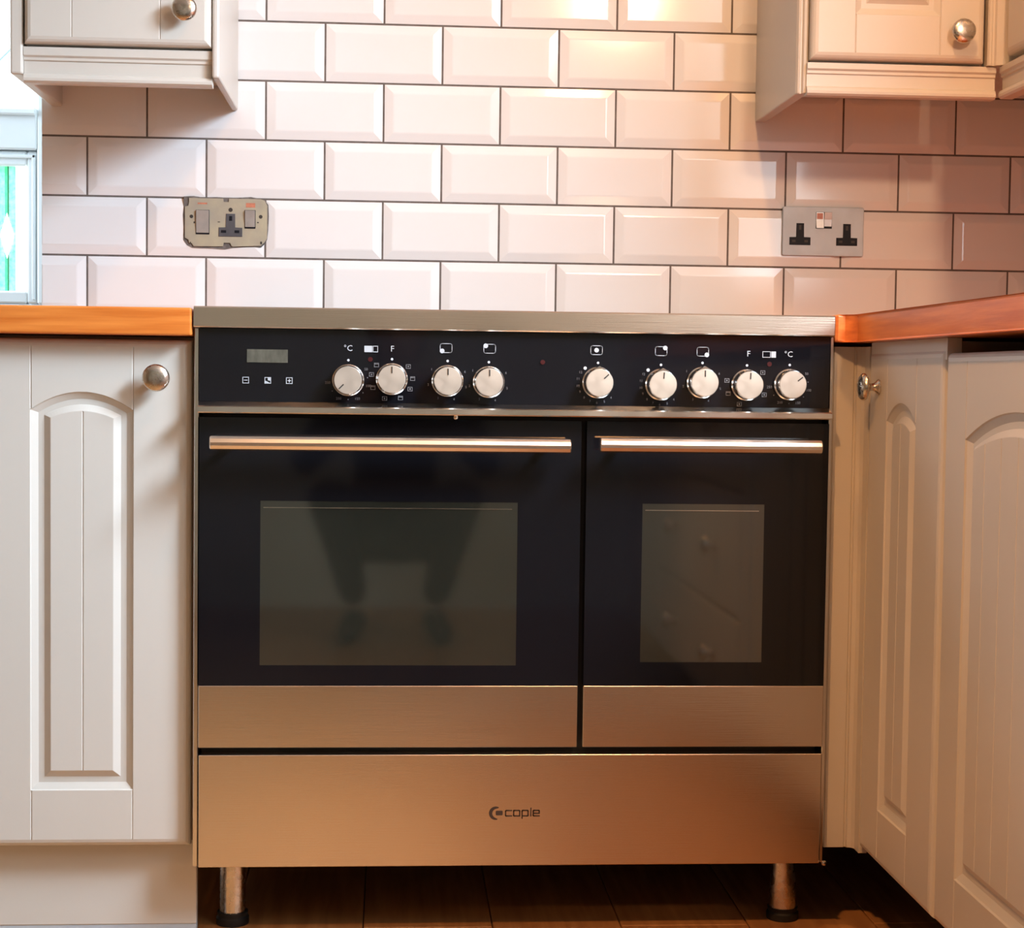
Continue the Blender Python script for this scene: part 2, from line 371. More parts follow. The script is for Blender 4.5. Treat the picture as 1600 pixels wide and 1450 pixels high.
def knob(parent, loc, axis='Y-'):
    prof = [(0.0105, 0), (0.0108, 0.0015), (0.0092, 0.0035), (0.0066, 0.0055), (0.0052, 0.009), (0.0052, 0.0125), (0.0075, 0.0150), (0.0135, 0.0168),
            (0.0178, 0.0188), (0.0192, 0.0212), (0.0188, 0.0240), (0.0165, 0.0266), (0.0118, 0.0284), (0.006, 0.0292), (0.0012, 0.0294)]
    return MB().lathe(prof, 32, axis, loc).build('knob', 'nickel', parent, 'round nickel knob')

# ------------------------------------------------------------------ base units, left
LB = thing('base_cabinet', 'narrow pale cabinet under the left worktop, arched door and round knob', 'cabinet', (0.086, -0.3, 0))
c_ = MB(); c_.box(-0.074, -0.056, -0.555, -0.02, 0.14, 0.857); c_.box(0.2300, 0.2480, -0.560, -0.02, 0.14, 0.857)
c_.box(-0.056, 0.230, -0.555, -0.02, 0.14, 0.158); c_.box(-0.056, 0.230, -0.04, -0.02, 0.158, 0.857); c_.box(-0.056, 0.230, -0.555, -0.45, 0.840, 0.857)
c_.build('carcass', 'carcass', LB)
d_ = door_mesh(front(-0.0559, -0.5800, 0.1365), 0.3009, 0.7160, 0.0796, 0.2200, 0.2140 - 0.1365 + 0.0030, 0.7535 - 0.1365, 0.7790 - 0.1365, [0.1508]).build('door', 'paint', LB)
knob(d_, (0.1985, -0.5800, 0.7995))
MB().box(-0.074, 0.2506, -0.545, -0.527, 0.0135, 0.141, 0.001).build('plinth', 'paint', LB)
MB().box(-0.074, 0.2506, -0.544, -0.528, 0.0, 0.0135).build('plinth_seal', 'plate', LB)

WL = thing('worktop', 'short orange wooden worktop left of the range cooker', 'worktop', (0.086, -0.3, 0.8585))
MB().box(-0.074, 0.2483, -0.610, -0.001, 0.8585, 0.8970, 0.0030, 3).build('board', 'wood', WL)

# ------------------------------------------------------------------ return run, right
WRt = thing('worktop', 'long orange wooden worktop running forward on the right of the cooker', 'worktop', (1.5, -1.5, 0.8625))
pts = [(1.1528, -0.001), (1.1528, -0.602), (1.1560, -0.606), (1.1660, -0.606), (1.1800, -0.621), (1.1800, -3.05), (1.797, -3.05), (1.797, -0.001)]
MB().prism(pts, lambda a, b, t: (a, b, t), 0.8625, 0.9015, 0.0030, 3).build('board', 'wood_y', WRt)

def carc(y0, y1, top, root):
    c = MB(); X0 = 1.222
    c.box(X0, 1.78, y0 - 0.018, y0, 0.14, top); c.box(X0, 1.78, y1, y1 + 0.018, 0.14, top)
    c.box(X0, 1.78, y1 + 0.018, y0 - 0.018, 0.14, 0.158); c.box(1.76, 1.78, y1 + 0.018, y0 - 0.018, 0.158, top)
    c.box(X0 + 0.06, 1.76, y1 + 0.018, y0 - 0.018, top - 0.018, top)
    c.build('carcass', 'carcass', root)
    for lx, ly in ((1.36, y0 - 0.06), (1.36, y1 + 0.06), (1.70, y0 - 0.06), (1.70, y1 + 0.06)):
        MB().lathe([(0.028, 0), (0.028, 0.008), (0.016, 0.012), (0.016, 0.13), (0.025, 0.14)], 16, 'Z', (lx, ly, 0)).build('leg', 'rubber', root)
B1 = thing('base_cabinet', 'pale base cabinet right of the cooker, narrow arched door with a knob', 'cabinet', (1.5, -0.78, 0))
carc(-0.612, -0.946, 0.858, B1)
f_ = MB()    # corner post facing the room, with a bead down its right side
f_.prism([(1.1575, -0.560), (1.1575, -0.572), (1.1600, -0.5755), (1.1880, -0.5755), (1.1895, -0.5735), (1.1915, -0.5735), (1.1930, -0.5775), (1.1985, -0.5785), (1.2020, -0.5850), (1.2020, -0.608), (1.2140, -0.608), (1.2140, -0.560)],
         lambda a, b, t: (a, b, t), 0.128, 0.8565)
f_.build('corner_post', 'paint', B1)
MB().box(1.2035, 1.2215, -0.9465, -0.612, 0.835, 0.8620).build('front_rail', 'paint', B1)
d1 = door_mesh(left(1.2000, -0.6120, 0.1380), 0.3315, 0.7105, 0.0925, 0.2240, 0.0765, 0.7535 - 0.138, 0.7790 - 0.138, [0.1560]).build('door', 'paint', B1)
knob(d1, (1.2000, -0.6650, 0.7995), 'X-')
B2 = thing('base_cabinet', 'wider pale base cabinet nearest the right edge, door with several grooves', 'cabinet', (1.5, -1.2, 0))
carc(-0.952, -1.458, 0.825, B2)
d2 = door_mesh(left(1.2000, -0.9520, 0.1400), 0.5030, 0.7030, 0.0800, 0.4230, 0.0740, 0.7400 - 0.140, 0.7760 - 0.140, [0.1455, 0.1985, 0.2515, 0.3045, 0.3575]).build('door', 'paint', B2)
knob(d2, (1.2000, -1.4200, 0.7995), 'X-')
B3 = thing('drawer_cabinet', 'pale drawer unit along the right side, nearest the camera', 'cabinet', (1.5, -2.0, 0))
carc(-1.464, -2.466, 0.840, B3)
for z0, z1 in ((0.14, 0.335), (0.340, 0.585), (0.590, 0.843)):
    dr = MB().box(1.2, 1.219, -2.462, -1.462, z0, z1, 0.006, 2).build('drawer', 'paint', B3)
    for ky in (-1.72, -2.21): knob(dr, (1.2000, ky, (z0 + z1) / 2), 'X-')
B4 = thing('base_cabinet', 'pale base cabinet at the near end of the right run', 'cabinet', (1.5, -2.75, 0))
carc(-2.47, -3.03, 0.845, B4)
d4 = door_mesh(left(1.2000, -2.4700, 0.1400), 0.5560, 0.7050, 0.0800, 0.4760, 0.0740, 0.600, 0.636, [0.172, 0.225, 0.278, 0.331, 0.384]).build('door', 'paint', B4)
knob(d4, (1.2000, -2.5100, 0.7995), 'X-')

# ------------------------------------------------------------------ wall units
def pelmet_prof(y0, z0, z1):      # outward is -y
    h = z1 - z0
    return [(y0 + 0.018, z0), (y0 - 0.001, z0), (y0 - 0.0045, z0 + 0.003), (y0 - 0.0050, z0 + 0.007), (y0 - 0.0035, z0 + 0.0115), (y0 - 0.0005, z0 + 0.0135), (y0 + 0.0015, z0 + 0.0145),
            (y0 + 0.0015, z0 + 0.0330), (y0 - 0.0010, z0 + 0.0345), (y0 - 0.0010, z0 + 0.0385), (y0 - 0.0040, z0 + 0.0415), (y0 - 0.0040, z1), (y0 + 0.018, z1)]
TOPZ = 2.02
U1 = thing('wall_cabinet', 'pale wall cabinet hanging at the upper left, end panels below its door', 'wall cabinet', (0.1, -0.15, 1.25))
MB().box(-0.0380, 0.2435, -0.305, -0.001, 1.300, TOPZ, 0.0).build('carcass', 'paint', U1)
for x0, x1 in ((-0.0600, -0.0405), (0.2455, 0.2565)):
    MB().box(x0, x1, -0.328 if x0 > 0 else -0.322, -0.0005, 1.2585, TOPZ, 0.0035, 2).build('end_panel', 'paint', U1)
MB().prism(pelmet_prof(-0.316, 1.2465, 1.3005), lambda a, b, t: (t, a, b), -0.0400, 0.2450).build('pelmet', 'paint', U1)
d_ = door_mesh(front(-0.0375, -0.3310, 1.3045), 0.2820, 0.70, 0.0715, 0.2045, 0.075, 0.60, 0.632, [0.138]).build('door', 'paint', U1)
knob(d_, (0.2060, -0.3310, 1.3580))

U2 = thing('wall_cabinet', 'pale wall cabinet at the upper right facing forward, knob at door corner', 'wall cabinet', (1.3, -0.15, 1.25))
MB().box(1.1790, 1.4530, -0.305, -0.001, 1.305, TOPZ).build('carcass', 'paint', U2)
e_ = MB()     # end panel with a beaded front edge
e_.prism([(1.1575, -0.0005), (1.1575, -0.302), (1.1600, -0.3075), (1.1625, -0.3085), (1.1640, -0.3065), (1.1655, -0.3065), (1.1680, -0.3115), (1.1720, -0.3125), (1.1755, -0.3095), (1.1765, -0.304), (1.1765, -0.0005)],
         lambda a, b, t: (a, b, t), 1.2600, TOPZ, 0.0012)
e_.build('end_panel', 'paint', U2)
MB().prism(pelmet_prof(-0.318, 1.2565, 1.3070), lambda a, b, t: (t, a, b), 1.1720, 1.4750).build('pelmet', 'paint', U2)
d_ = door_mesh(front(1.1755, -0.3320, 1.3115), 0.2770, 0.69, 0.0695, 0.2045, 0.0700, 0.60, 0.632, [0.137]).build('door', 'paint', U2)
knob(d_, (1.4105, -0.3320, 1.3560))

U3 = thing('wall_cabinet', 'pale wall cabinet in the upper right corner, door facing left', 'wall cabinet', (1.65, -0.65, 1.25))
MB().box(1.503, 1.795, -1.000, -0.335, 1.302, TOPZ).build('carcass', 'paint', U3)
p_ = MB(); p_.prism([(1.4580, -0.300), (1.4580, -0.3270), (1.4600, -0.3300), (1.4640, -0.3300), (1.4655, -0.3275), (1.4690, -0.3275), (1.4710, -0.3320), (1.4800, -0.3370), (1.502, -0.337), (1.502, -0.300)],
                    lambda a, b, t: (a, b, t), 1.3080, TOPZ); p_.build('corner_post', 'paint', U3)
MB().prism(pelmet_prof(0.0, 1.2565, 1.3070), lambda a, b, t: (1.4835 + a, t, b), -0.995, -0.3235).build('pelmet', 'paint', U3)
d_ = door_mesh(left(1.4810, -0.3450, 1.3200), 0.650, 0.69, 0.085, 0.565, 0.0700, 0.60, 0.636, [0.219, 0.272, 0.325, 0.378, 0.431]).build('door', 'paint', U3)
knob(d_, (1.4810, -0.9500, 1.3700), 'X-')
MB().box(1.4800, 1.795, -1.018, -1.0005, 1.2585, TOPZ, 0.002).build('end_panel', 'paint', U3)

# ------------------------------------------------------------------ range cooker
RC = thing('range_cooker', 'stainless steel and black glass range cooker with two ovens and nine dials', 'cooker', (0.70, -0.3, 0))
MB().box(0.2600, 1.1440, -0.572, -0.03, 0.112, 0.868).build('body', 'enamel', RC)
for x0, x1 in ((0.2510, 0.2572), (1.1472, 1.1522)):
    s_ = MB().box(x0, x1, -0.5985, -0.05, 0.1125, 0.8695, 0.0008); s_.build('side_trim', 'chrome', RC)
MB().lathe([(0.0005, 0), (0.003, 0.0008), (0.004, 0.003), (0.003, 0.0052), (0.0005, 0.006)], 12, 'Y-', (1.1545, -0.594, 0.1105)).build('trim_end', 'chrome', RC)
MB().prism([(-0.6085, 0.8705), (-0.6100, 0.8720), (-0.6100, 0.8975), (-0.6080, 0.8995), (-0.560, 0.8995), (-0.560, 0.8705)], lambda a, b, t: (t, a, b), 0.2510, 1.1500).build('hob_trim', 'steel', RC)
MB().box(0.2540, 1.1470, -0.560, -0.03, 0.8900, 0.8990, 0.001).build('hob_glass', 'black', RC)
cp = MB().box(0.2575, 1.1465, -0.6000, -0.573, 0.7680, 0.8700, 0.0006).build('control_panel', 'black', RC)
FP = front(0, -0.6000, 0)
MB().prism([(-0.573, 0.7680), (-0.6010, 0.7680), (-0.6205, 0.7625), (-0.6225, 0.7610), (-0.6230, 0.7540), (-0.6215, 0.7525), (-0.573, 0.7525)], lambda a, b, t: (t, a, b), 0.2582, 1.1460).build('drip_rail', 'chrome', RC)
MB().lathe([(0.0032, 0), (0.0032, 0.003), (0.0015, 0.004)], 12, 'Y-', (0.6146, -0.6005, 0.7495)).build('latch_stud', 'nickel', RC)
# display, touch marks, printed symbols
MB(FP).rect(0.3235, 0.3800, 0.8228, 0.8410, 0.0009).build('clock_display', 'display', cp, 'blank grey clock display')
t_ = MB(FP)
for k, cx in enumerate((0.3220, 0.3525, 0.3822)):
    t_ = MB(FP); cz = 0.7980; t_.frame(cx - 0.0045, cx + 0.0045, cz - 0.0045, cz + 0.0045, 0.0009, 0.0009)
    if k == 0: t_.rect(cx - 0.0024, cx + 0.0024, cz - 0.0005, cz + 0.0005, 0.0009)
    if k == 1:
        t_.poly([(cx, cz, 0.0009), (cx + 0.0036, cz - 0.0005, 0.0009), (cx + 0.0036, cz + 0.0036, 0.0009), (cx, cz + 0.0036, 0.0009)]); t_.poly([(cx - 0.0036, cz - 0.0036, 0.0009), (cx + 0.0036, cz - 0.0036, 0.0009), (cx - 0.0036, cz - 0.0002, 0.0009)])
    if k == 2: t_.rect(cx - 0.0024, cx + 0.0024, cz - 0.0006, cz + 0.0006, 0.0009); t_.rect(cx - 0.0006, cx + 0.0006, cz - 0.0024, cz + 0.0024, 0.00095)
    t_.build('touch_symbol', 'mark', cp)
def rrect(m, cx, cz, w_, h, r, t, d):
    pts = []
    for (sx, sz, a0) in ((1, 1, 0), (-1, 1, 90), (-1, -1, 180), (1, -1, 270)):
        for q in range(5):
            a = math.radians(a0 + 22.5 * q); pts.append((cx + sx * (w_ / 2 - r) + r * math.cos(a), cz + sz * (h / 2 - r) + r * math.sin(a)))
    pts.append(pts[0]); m.stroke(pts, t, d)
for cx, dx, dz in ((0.6001, -0.0055, -0.0040), (0.6612, -0.0055, 0.0040), (0.8121, 0, 0), (0.9039, 0.0058, 0.0044), (0.9634, 0.0058, -0.0044)):
    m = MB(FP); rrect(m, cx, 0.8463, 0.0165, 0.0125, 0.0028, 0.0008, 0.0009); m.disc(cx + dx, 0.8463 + dz, 0.0033, 0.0010); m.build('hob_zone_symbol', 'mark', cp)
for cx, fillleft in ((0.4955, True), (1.0585, False)):
    m = MB(FP)
    if fillleft: m.rect(cx - 0.0095, cx + 0.0016, 0.8392, 0.8480, 0.0009); m.frame(cx + 0.0022, cx + 0.0095, 0.8392, 0.8480, 0.0008, 0.0009)
    else: m.frame(cx - 0.0095, cx + 0.0022, 0.8392, 0.8480, 0.0008, 0.0009); m.rect(cx + 0.0030, cx + 0.0098, 0.8392, 0.8480, 0.0009)
    m.build('oven_symbol', 'mark', cp)
for s, cx in (('°C', 0.4635), ('F', 0.5250), ('F', 1.0290), ('°C', 1.0865)):
    MB(FP).text(s, 0.0115, cx, 0.8440, 0.0009).build('dial_letter', 'mark', cp)
for cx, cz in ((0.4945, 0.8292), (0.7362, 0.8284), (1.0592, 0.8300)):
    MB(FP).disc(cx, cz, 0.0034, 0.0010, 18).build('indicator_light', 'redlamp', cp, 'small dark red pilot light')
# dials
KN = [(0.4640, 0.7998, 225, 'temp'), (0.5247, 0.8020, 0, 'func'), (0.6025, 0.8005, 0, 'six'), (0.6603, 0.7996, 0, 'six'), (0.8145, 0.8007, 47, 'twelve'),
      (0.9040, 0.7991, 4, 'twelve'), (0.9632, 0.8026, 0, 'six'), (1.0270, 0.8000, 3, 'func2'), (1.0885, 0.8014, 52, 'temp2')]
kmesh = MB().lathe([(0.0222, 0), (0.0222, 0.003), (0.0206, 0.0045), (0.0203, 0.0215), (0.0190, 0.0232)], 40, 'Y-')
km = None
capm = None
for (cx, cz, ang, kind) in KN:
    m = MB(FP); dm = MB(FP); m.disc(cx, cz + 0.0278, 0.0018, 0.0009)
    def at(a, r): return cx + r * math.sin(math.radians(a)), cz + r * math.cos(math.radians(a))
    if kind in ('temp', 'temp2'):
        for s, a in (('50', 58), ('100', 106), ('150', 154), ('200', 207), ('250', 262)):
            dm.text(s, 0.0052, *at(a, 0.0290), 0.0009)
        for a in (82, 130, 180, 235): dm.disc(*at(a, 0.0270), 0.0008, 0.0009, 8)
    elif kind in ('func', 'func2'):
        for q, a in enumerate((52, 88, 118, 155, 200, 245, 282, 312)):
            if kind == 'func2' and q in (1, 3, 7): continue
            u, v = at(a, 0.0290); dm.frame(u - 0.0034, u + 0.0034, v - 0.0030, v + 0.0030, 0.0008, 0.0009)
            if q % 2: dm.rect(u - 0.0026, u + 0.0026, v + 0.0008, v + 0.0018, 0.0009)
            else: dm.disc(u, v, 0.0012, 0.0009, 8)
    elif kind == 'six':
        for s, a in (('1', 305), ('2', 258), ('3', 208), ('4', 160), ('5', 108), ('6', 62)): dm.text(s, 0.0048, *at(a, 0.0275), 0.0009)
    else:
        for s, a in (('12', 300), ('11', 280), ('10', 260), ('9', 242), ('8', 222), ('7', 202), ('6', 182), ('5', 160), ('4', 138)): dm.text(s, 0.0048, *at(a, 0.0285), 0.0009)
        m.disc(*at(318, 0.0272), 0.0024, 0.0009)
    m.build('dial_dot', 'mark', cp); dm.build('dial_scale', 'dimmark', cp)['kind'] = 'stuff'
    if km is None:
        k0 = kmesh.build('control_dial', 'chrome', None); km = k0.data; bpy.data.objects.remove(k0)
    k_ = bpy.data.objects.new('control_dial', km); C.objects.link(k_); k_.parent = RC
    k_.location = (cx - 0.70, -0.6000 + 0.3, cz); k_.rotation_euler = (0, math.radians(ang), 0)
    if capm is None:
        c0 = MB().lathe([(0.0190, 0.0230), (0.0192, 0.0240), (0.0186, 0.0248), (0.0004, 0.0250)], 40, 'Y-').build('dial_cap', 'cap'); capm = c0.data; bpy.data.objects.remove(c0)
        p0 = MB().box(-0.00085, 0.00085, -0.0255, -0.0245, 0.0082, 0.0172).build('pointer_line', 'line'); ptm = p0.data; bpy.data.objects.remove(p0)
        n0 = MB().prism([(-0.0085, 0.0182), (0, 0.0232), (0.0085, 0.0182)], lambda a, b, t: (a, t, b), -0.0235, -0.006).build('nib', 'chrome'); nbm = n0.data; bpy.data.objects.remove(n0)
    for nm, me in (('dial_cap', capm), ('pointer_line', ptm)) + ((('dial_nib', nbm),) if kind == 'twelve' or cx == 0.9632 else ()):
        q = bpy.data.objects.new(nm, me); C.objects.link(q); q.parent = k_
        if nm == 'dial_nib': q.rotation_euler = (0, -math.radians(ang), 0)
# oven doors
def oven(x0, x1, wx0, wx1, wz0, wz1, hx0, hx1, lab):
    zb, zt = 0.2815, 0.7460; zg = 0.3700; yf = -0.6000; yb = -0.5745
    m = MB(); O_ = [(x0, zg), (x1, zg), (x1, zt), (x0, zt)]; I_ = [(wx0, wz0), (wx1, wz0), (wx1, wz1), (wx0, wz1)]
    vs = [(a, yf, b) for a, b in O_] + [(a, yf, b) for a, b in I_] + [(a, yb, b) for a, b in O_] + [(a, yf + 0.006, b) for a, b in I_]; fs = [(8, 11, 10, 9)]
    for k in range(4):
        j = (k + 1) % 4; fs += [(k, j, 4 + j, 4 + k), (4 + k, 4 + j, 12 + j, 12 + k), (k, 8 + k, 8 + j, j)]
    m.add(vs, fs)
    d = m.build('oven_door', 'black', RC, lab)
    MB().box(wx0, wx1, yf + 0.0004, yf + 0.004, wz0, wz1).build('window_pane', 'pane', d, 'see-through grey oven window')
    MB().box(wx0 + 0.004, wx1 - 0.008, yf - 0.0003, yf + 0.0004, wz1 - 0.0100, wz1 - 0.0088).build('glass_edge_glint', 'chrome', d)  # bright strip standing in for the highlight on the inner glass edge
    MB().box(x0, x1, yf - 0.0012, yb, zb, zg - 0.0006, 0.0008).build('lower_panel', 'steel', d)
    hp = [(-0.6300, 0.7042), (-0.6330, 0.7020), (-0.6420, 0.7020), (-0.6475, 0.7040), (-0.6500, 0.7085), (-0.6505, 0.7130), (-0.6490, 0.7180), (-0.6450, 0.7212), (-0.6330, 0.7218), (-0.6300, 0.7200)]
    hp = [(a, b + (0.0022 if hx0 > 0.8 else 0)) for a, b in hp]
    MB().prism(hp, lambda a, b, t: (t, a, b), hx0, hx1, 0.0012).build('handle', 'alu', d, 'straight bar handle')
    for hx in (hx0 + 0.030, hx1 - 0.030):
        MB().lathe([(0.006, 0), (0.006, 0.036)], 14, 'Y-', (hx, -0.5995, 0.7125)).build('handle_stud', 'chrome', d)
oven(0.2583, 0.7925, 0.3432, 0.7037, 0.3985, 0.6300, 0.2773, 0.7735, 'wide left oven door')
oven(0.8005, 1.1470, 0.8812, 1.0565, 0.4035, 0.6300, 0.8143, 1.1266, 'narrow right oven door')
dw = MB().box(0.2590, 1.1465, -0.6008, -0.574, 0.1115, 0.2710, 0.0008).build('storage_drawer', 'steel', RC)
# maker's mark on the drawer: crescent, block and lower case lettering
FL = front(0, -0.6008, 0)
lg = MB(FL); cx, cz = 0.6778, 0.1869; n = 26; r0 = 0.0096
for k in range(n):
    def pt(q):
        a = math.radians(62 + (285 - 62) * q / n); f = max(0.0, math.sin(PI * q / n)) ** 0.6; return a, r0 - 0.0012 - 0.0036 * f
    a, ra = pt(k); b, rb = pt(k + 1)
    lg.poly([(cx + r0 * math.cos(a), cz + r0 * math.sin(a), 0.0004), (cx + r0 * math.cos(b), cz + r0 * math.sin(b), 0.0004), (cx + rb * math.cos(b), cz + rb * math.sin(b), 0.0004), (cx + ra * math.cos(a), cz + ra * math.sin(a), 0.0004)][::-1])
ob = []
for (sx, sz, a0) in ((1, 1, 0), (-1, 1, 90), (-1, -1, 180), (1, -1, 270)):
    for q in range(4):
        a = math.radians(a0 + 30 * q); ob.append((cx + 0.0050 + sx * 0.0035 + 0.0015 * math.cos(a), cz + 0.0003 + sz * 0.0018 + 0.0015 * math.sin(a), 0.0005))
lg.poly(ob); lg.build('drawer_emblem', 'logo', dw)
lt = MB(FL); T = 0.00175; zl, zh = 0.1829, 0.1907; d = 0.0004; rr = 0.0012
def arcpts(px, pz, r, a0, a1, n=4): return [(px + r * math.cos(math.radians(a0 + (a1 - a0) * k / n)), pz + r * math.sin(math.radians(a0 + (a1 - a0) * k / n))) for k in range(n + 1)]
X = 0.6920; W_ = 0.0085
lt.stroke([(X + W_, zh)] + arcpts(X + rr, zh - rr, rr, 90, 180) + arcpts(X + rr, zl + rr, rr, 180, 270) + [(X + W_, zl)], T, d)                     # c
X = 0.7035
lt.stroke([(X, zh)] + arcpts(X + W_ - rr, zh - rr, rr, 90, 0) + [(X + W_, zl)], T, d)                                                               # a
lt.stroke([(X + W_, zl)] + arcpts(X + rr, zl + rr, rr, 270, 180) + arcpts(X + rr, zh - rr, rr, 180, 90), T, d)
X = 0.7155
lt.stroke([(X, zl - 0.0032), (X, zh - rr)] + arcpts(X + rr, zh - rr, rr, 180, 90) + arcpts(X + W_ - rr, zh - rr, rr, 90, 0) + arcpts(X + W_ - rr, zl + rr, rr, 0, -90) + [(X, zl)], T, d)   # p
lt.stroke([(0.7280, zl), (0.7280, zh + 0.0030)], T, d)                                                                                                # l
X = 0.7315
lt.stroke([(X + W_, zl)] + arcpts(X + rr, zl + rr, rr, 270, 180) + arcpts(X + rr, zh - rr, rr, 180, 90) + arcpts(X + W_ - rr, zh - rr, rr, 90, 0) + [(X + W_, (zl + zh) / 2 - 0.0002), (X, (zl + zh) / 2 - 0.0002)], T, d)  # e
lt.build('drawer_lettering', 'logo', dw)
for lx, ly, r0, r1 in ((0.2985, -0.500, 0.0186, 0.0190), (1.1180, -0.500, 0.0155, 0.0210), (0.2985, -0.08, 0.0186, 0.0190), (1.1180, -0.08, 0.0155, 0.0210)):
    lgm = MB().lathe([(r1, 0.018), (r1, 0.022), (r0, 0.1135)], 28, 'Z', (lx, ly, 0)).build('leg', 'nickel', RC, 'round worn metal leg')
    MB().lathe([(0.0235, 0), (0.0240, 0.003), (0.0240, 0.010), (0.0215, 0.0125), (0.0225, 0.0185)], 28, 'Z', (lx, ly, 0)).build('foot', 'rubber', lgm)

# ------------------------------------------------------------------ sockets
SL = thing('cooker_switch', 'bare metal cooker switch with one outlet, cover missing, on the left tiles', 'switch', (0.235, 0.0, 1.066))
u0 = 0.0001158
def su(ux, uy): return 0.1660 + (ux - 165) * u0, 1.1078 - (uy - 172) * u0
FS = front(0, 0, 0)
def outl(pts): return [su(*p) for p in pts]
rough_ = [(150, 150), (300, 140), (420, 158), (640, 150), (800, 158), (1000, 150), (1140, 140), (1270, 160), (1350, 185), (1400, 250), (1408, 420), (1400, 620), (1385, 760), (1350, 830), (1300, 880),
          (1100, 884), (880, 900), (760, 922), (560, 912), (280, 908), (200, 868), (148, 790), (150, 600), (140, 420), (155, 300)]
MB().prism(outl(rough_), lambda a, b, t: (a, t, b), -0.0006, 0.004).build('chipped_edge', 'plaster', SL, 'ragged grey edge of broken tile and plaster')
pl = [(232, 172), (735, 172), (740, 222), (818, 222), (822, 172), (1290, 172), (1345, 190), (1385, 262), (1385, 745), (1345, 812), (1290, 862), (880, 880), (860, 870), (840, 826), (745, 826), (735, 880), (300, 884), (275, 840), (232, 832), (228, 790), (172, 760), (172, 300), (222, 288), (232, 230)]
pm = MB().prism(outl(pl), lambda a, b, t: (a, t, b), -0.0030, -0.0004).build('mounting_plate', 'brass', SL)
def inset(root, name, m, x0, x1, y0, y1, w0, w1, bev=0.0006):
    (a, b), (c, d) = su(x0, y0), su(x1, y1)
    return MB().box(a, c, -w1, -w0, d, b, bev).build(name, m, root)
for (x0, x1, y0, y1) in ((332, 535, 345, 708), (1052, 1215, 335, 610)):
    fr = inset(SL, 'switch_recess', 'socket', x0, x1, y0, y1, 0.0028, 0.0038)
    (a, b), (c, d) = su(x0 + 8, y0 + 8), su(x1 - 8, y1 - 24)
    MB().prism([(-0.0036, d), (-0.0050, d), (-0.0062, (b + d) / 2), (-0.0080, b), (-0.0036, b)], lambda p, q, t: (t, p, q), a, c, 0.0004).build('rocker', 'rocker', fr)
def tee(cx, top, stem_w, base_w, mid, bot): return [(cx - stem_w / 2, top), (cx + stem_w / 2, top), (cx + stem_w / 2, mid), (cx + base_w / 2, mid), (cx + base_w / 2, bot), (cx - base_w / 2, bot), (cx - base_w / 2, mid), (cx - stem_w / 2, mid)]
tp = MB().prism(outl(tee(845, 395, 135, 350, 600, 735)), lambda a, b, t: (a, t, b), -0.0040, -0.0028, 0.0004).build('outlet', 'socketg', SL, 'grey three pin outlet')
for a in ((825, 870, 430, 500), (705, 782, 640, 680), (905, 975, 640, 680)): inset(tp, 'pin_slot', 'socket', *a, 0.0039, 0.0042, 0.0)
for ux, uy, r in ((845, 338, 0.0036), (268, 445, 0.0031), (1290, 432, 0.0032)):
    p = su(ux, uy); MB(FS).disc(p[0], p[1], r, 0.0033, 18).build('screw_hole', 'line', SL)
for a, mm in (((1072, 1208, 232, 298), 'orange'), ((360, 500, 238, 262), 'orange')): inset(SL, 'red_marking', mm, *a, 0.0029, 0.0032, 0.0)
b_ = MB()
for x0, x1, y0, y1 in ((1238, 1262, 510, 526), (300, 322, 520, 545), (655, 690, 515, 525), (250, 262, 820, 850), (1285, 1312, 800, 840)):
    (a, b), (c, d) = su(x0, y0), su(x1, y1); b_.box(a, c, -0.0034, -0.0028, d, b)
b_.build('pit_marks', 'line', SL)['kind'] = 'stuff'

SR = thing('double_socket', 'brushed steel double socket with black inserts on the right tiles', 'socket', (1.281, 0.0, 1.0690))
SX, SZ = 1.2092, 1.1135
prt = []
for (sx, sz, a0) in ((1, 1, 0), (-1, 1, 90), (-1, -1, 180), (1, -1, 270)):
    for q in range(4):
        a = math.radians(a0 + 30 * q); prt.append((SX + 0.0726 + sx * 0.0694 + 0.0032 * math.cos(a), SZ - 0.0430 + sz * 0.0398 + 0.0032 * math.sin(a)))
MB().prism(prt, lambda a, b, t: (a, t, b), -0.0062, 0.0005, 0.0012, 2).build('face_plate', 'plate', SR)
for cx in (0.0312, 0.1150):
    t_ = MB().prism([(SX + a, SZ - b) for a, b in tee(cx, 0.0290, 0.0138, 0.0378, 0.0536, 0.0674)], lambda a, b, t: (a, t, b), -0.0068, -0.0060, 0.0003).build('outlet', 'socket', SR, 'black three pin outlet')
    for dx, dz, hw, hh in ((0, -0.0365, 0.0020, 0.004), (-0.0110, -0.0605, 0.0032, 0.0020), (0.0110, -0.0605, 0.0032, 0.0020)):
        MB().box(SX + cx + dx - hw, SX + cx + dx + hw, -0.0070, -0.0067, SZ + dz - hh, SZ + dz + hh).build('pin_slot', 'line', t_)
fr = MB().box(SX + 0.0588, SX + 0.0878, -0.0066, -0.0060, SZ - 0.0378, SZ - 0.0090).build('switch_recess', 'socket', SR)
for a, b, mm in ((0.0594, 0.0730, 'rocker'), (0.0737, 0.0872, 'rocker')):
    low = a > 0.07
    z1 = SZ - 0.0096; z0 = SZ - (0.0340 if low else 0.0372); yt, yb_ = (-0.0076, -0.0100) if not low else (-0.0100, -0.0072)
    MB().prism([(-0.0062, z0), (yb_, z0), (-0.0078, (z0 + z1) / 2), (yt, z1), (-0.0062, z1)], lambda p, q, t: (t, p, q), SX + a, SX + b, 0.0003).build('rocker', mm, fr)
MB().box(SX + 0.0605, SX + 0.0712, -0.0081, -0.0074, SZ - 0.0215, SZ - 0.0110).build('on_marker', 'orange', fr, 'faint red on-marker')

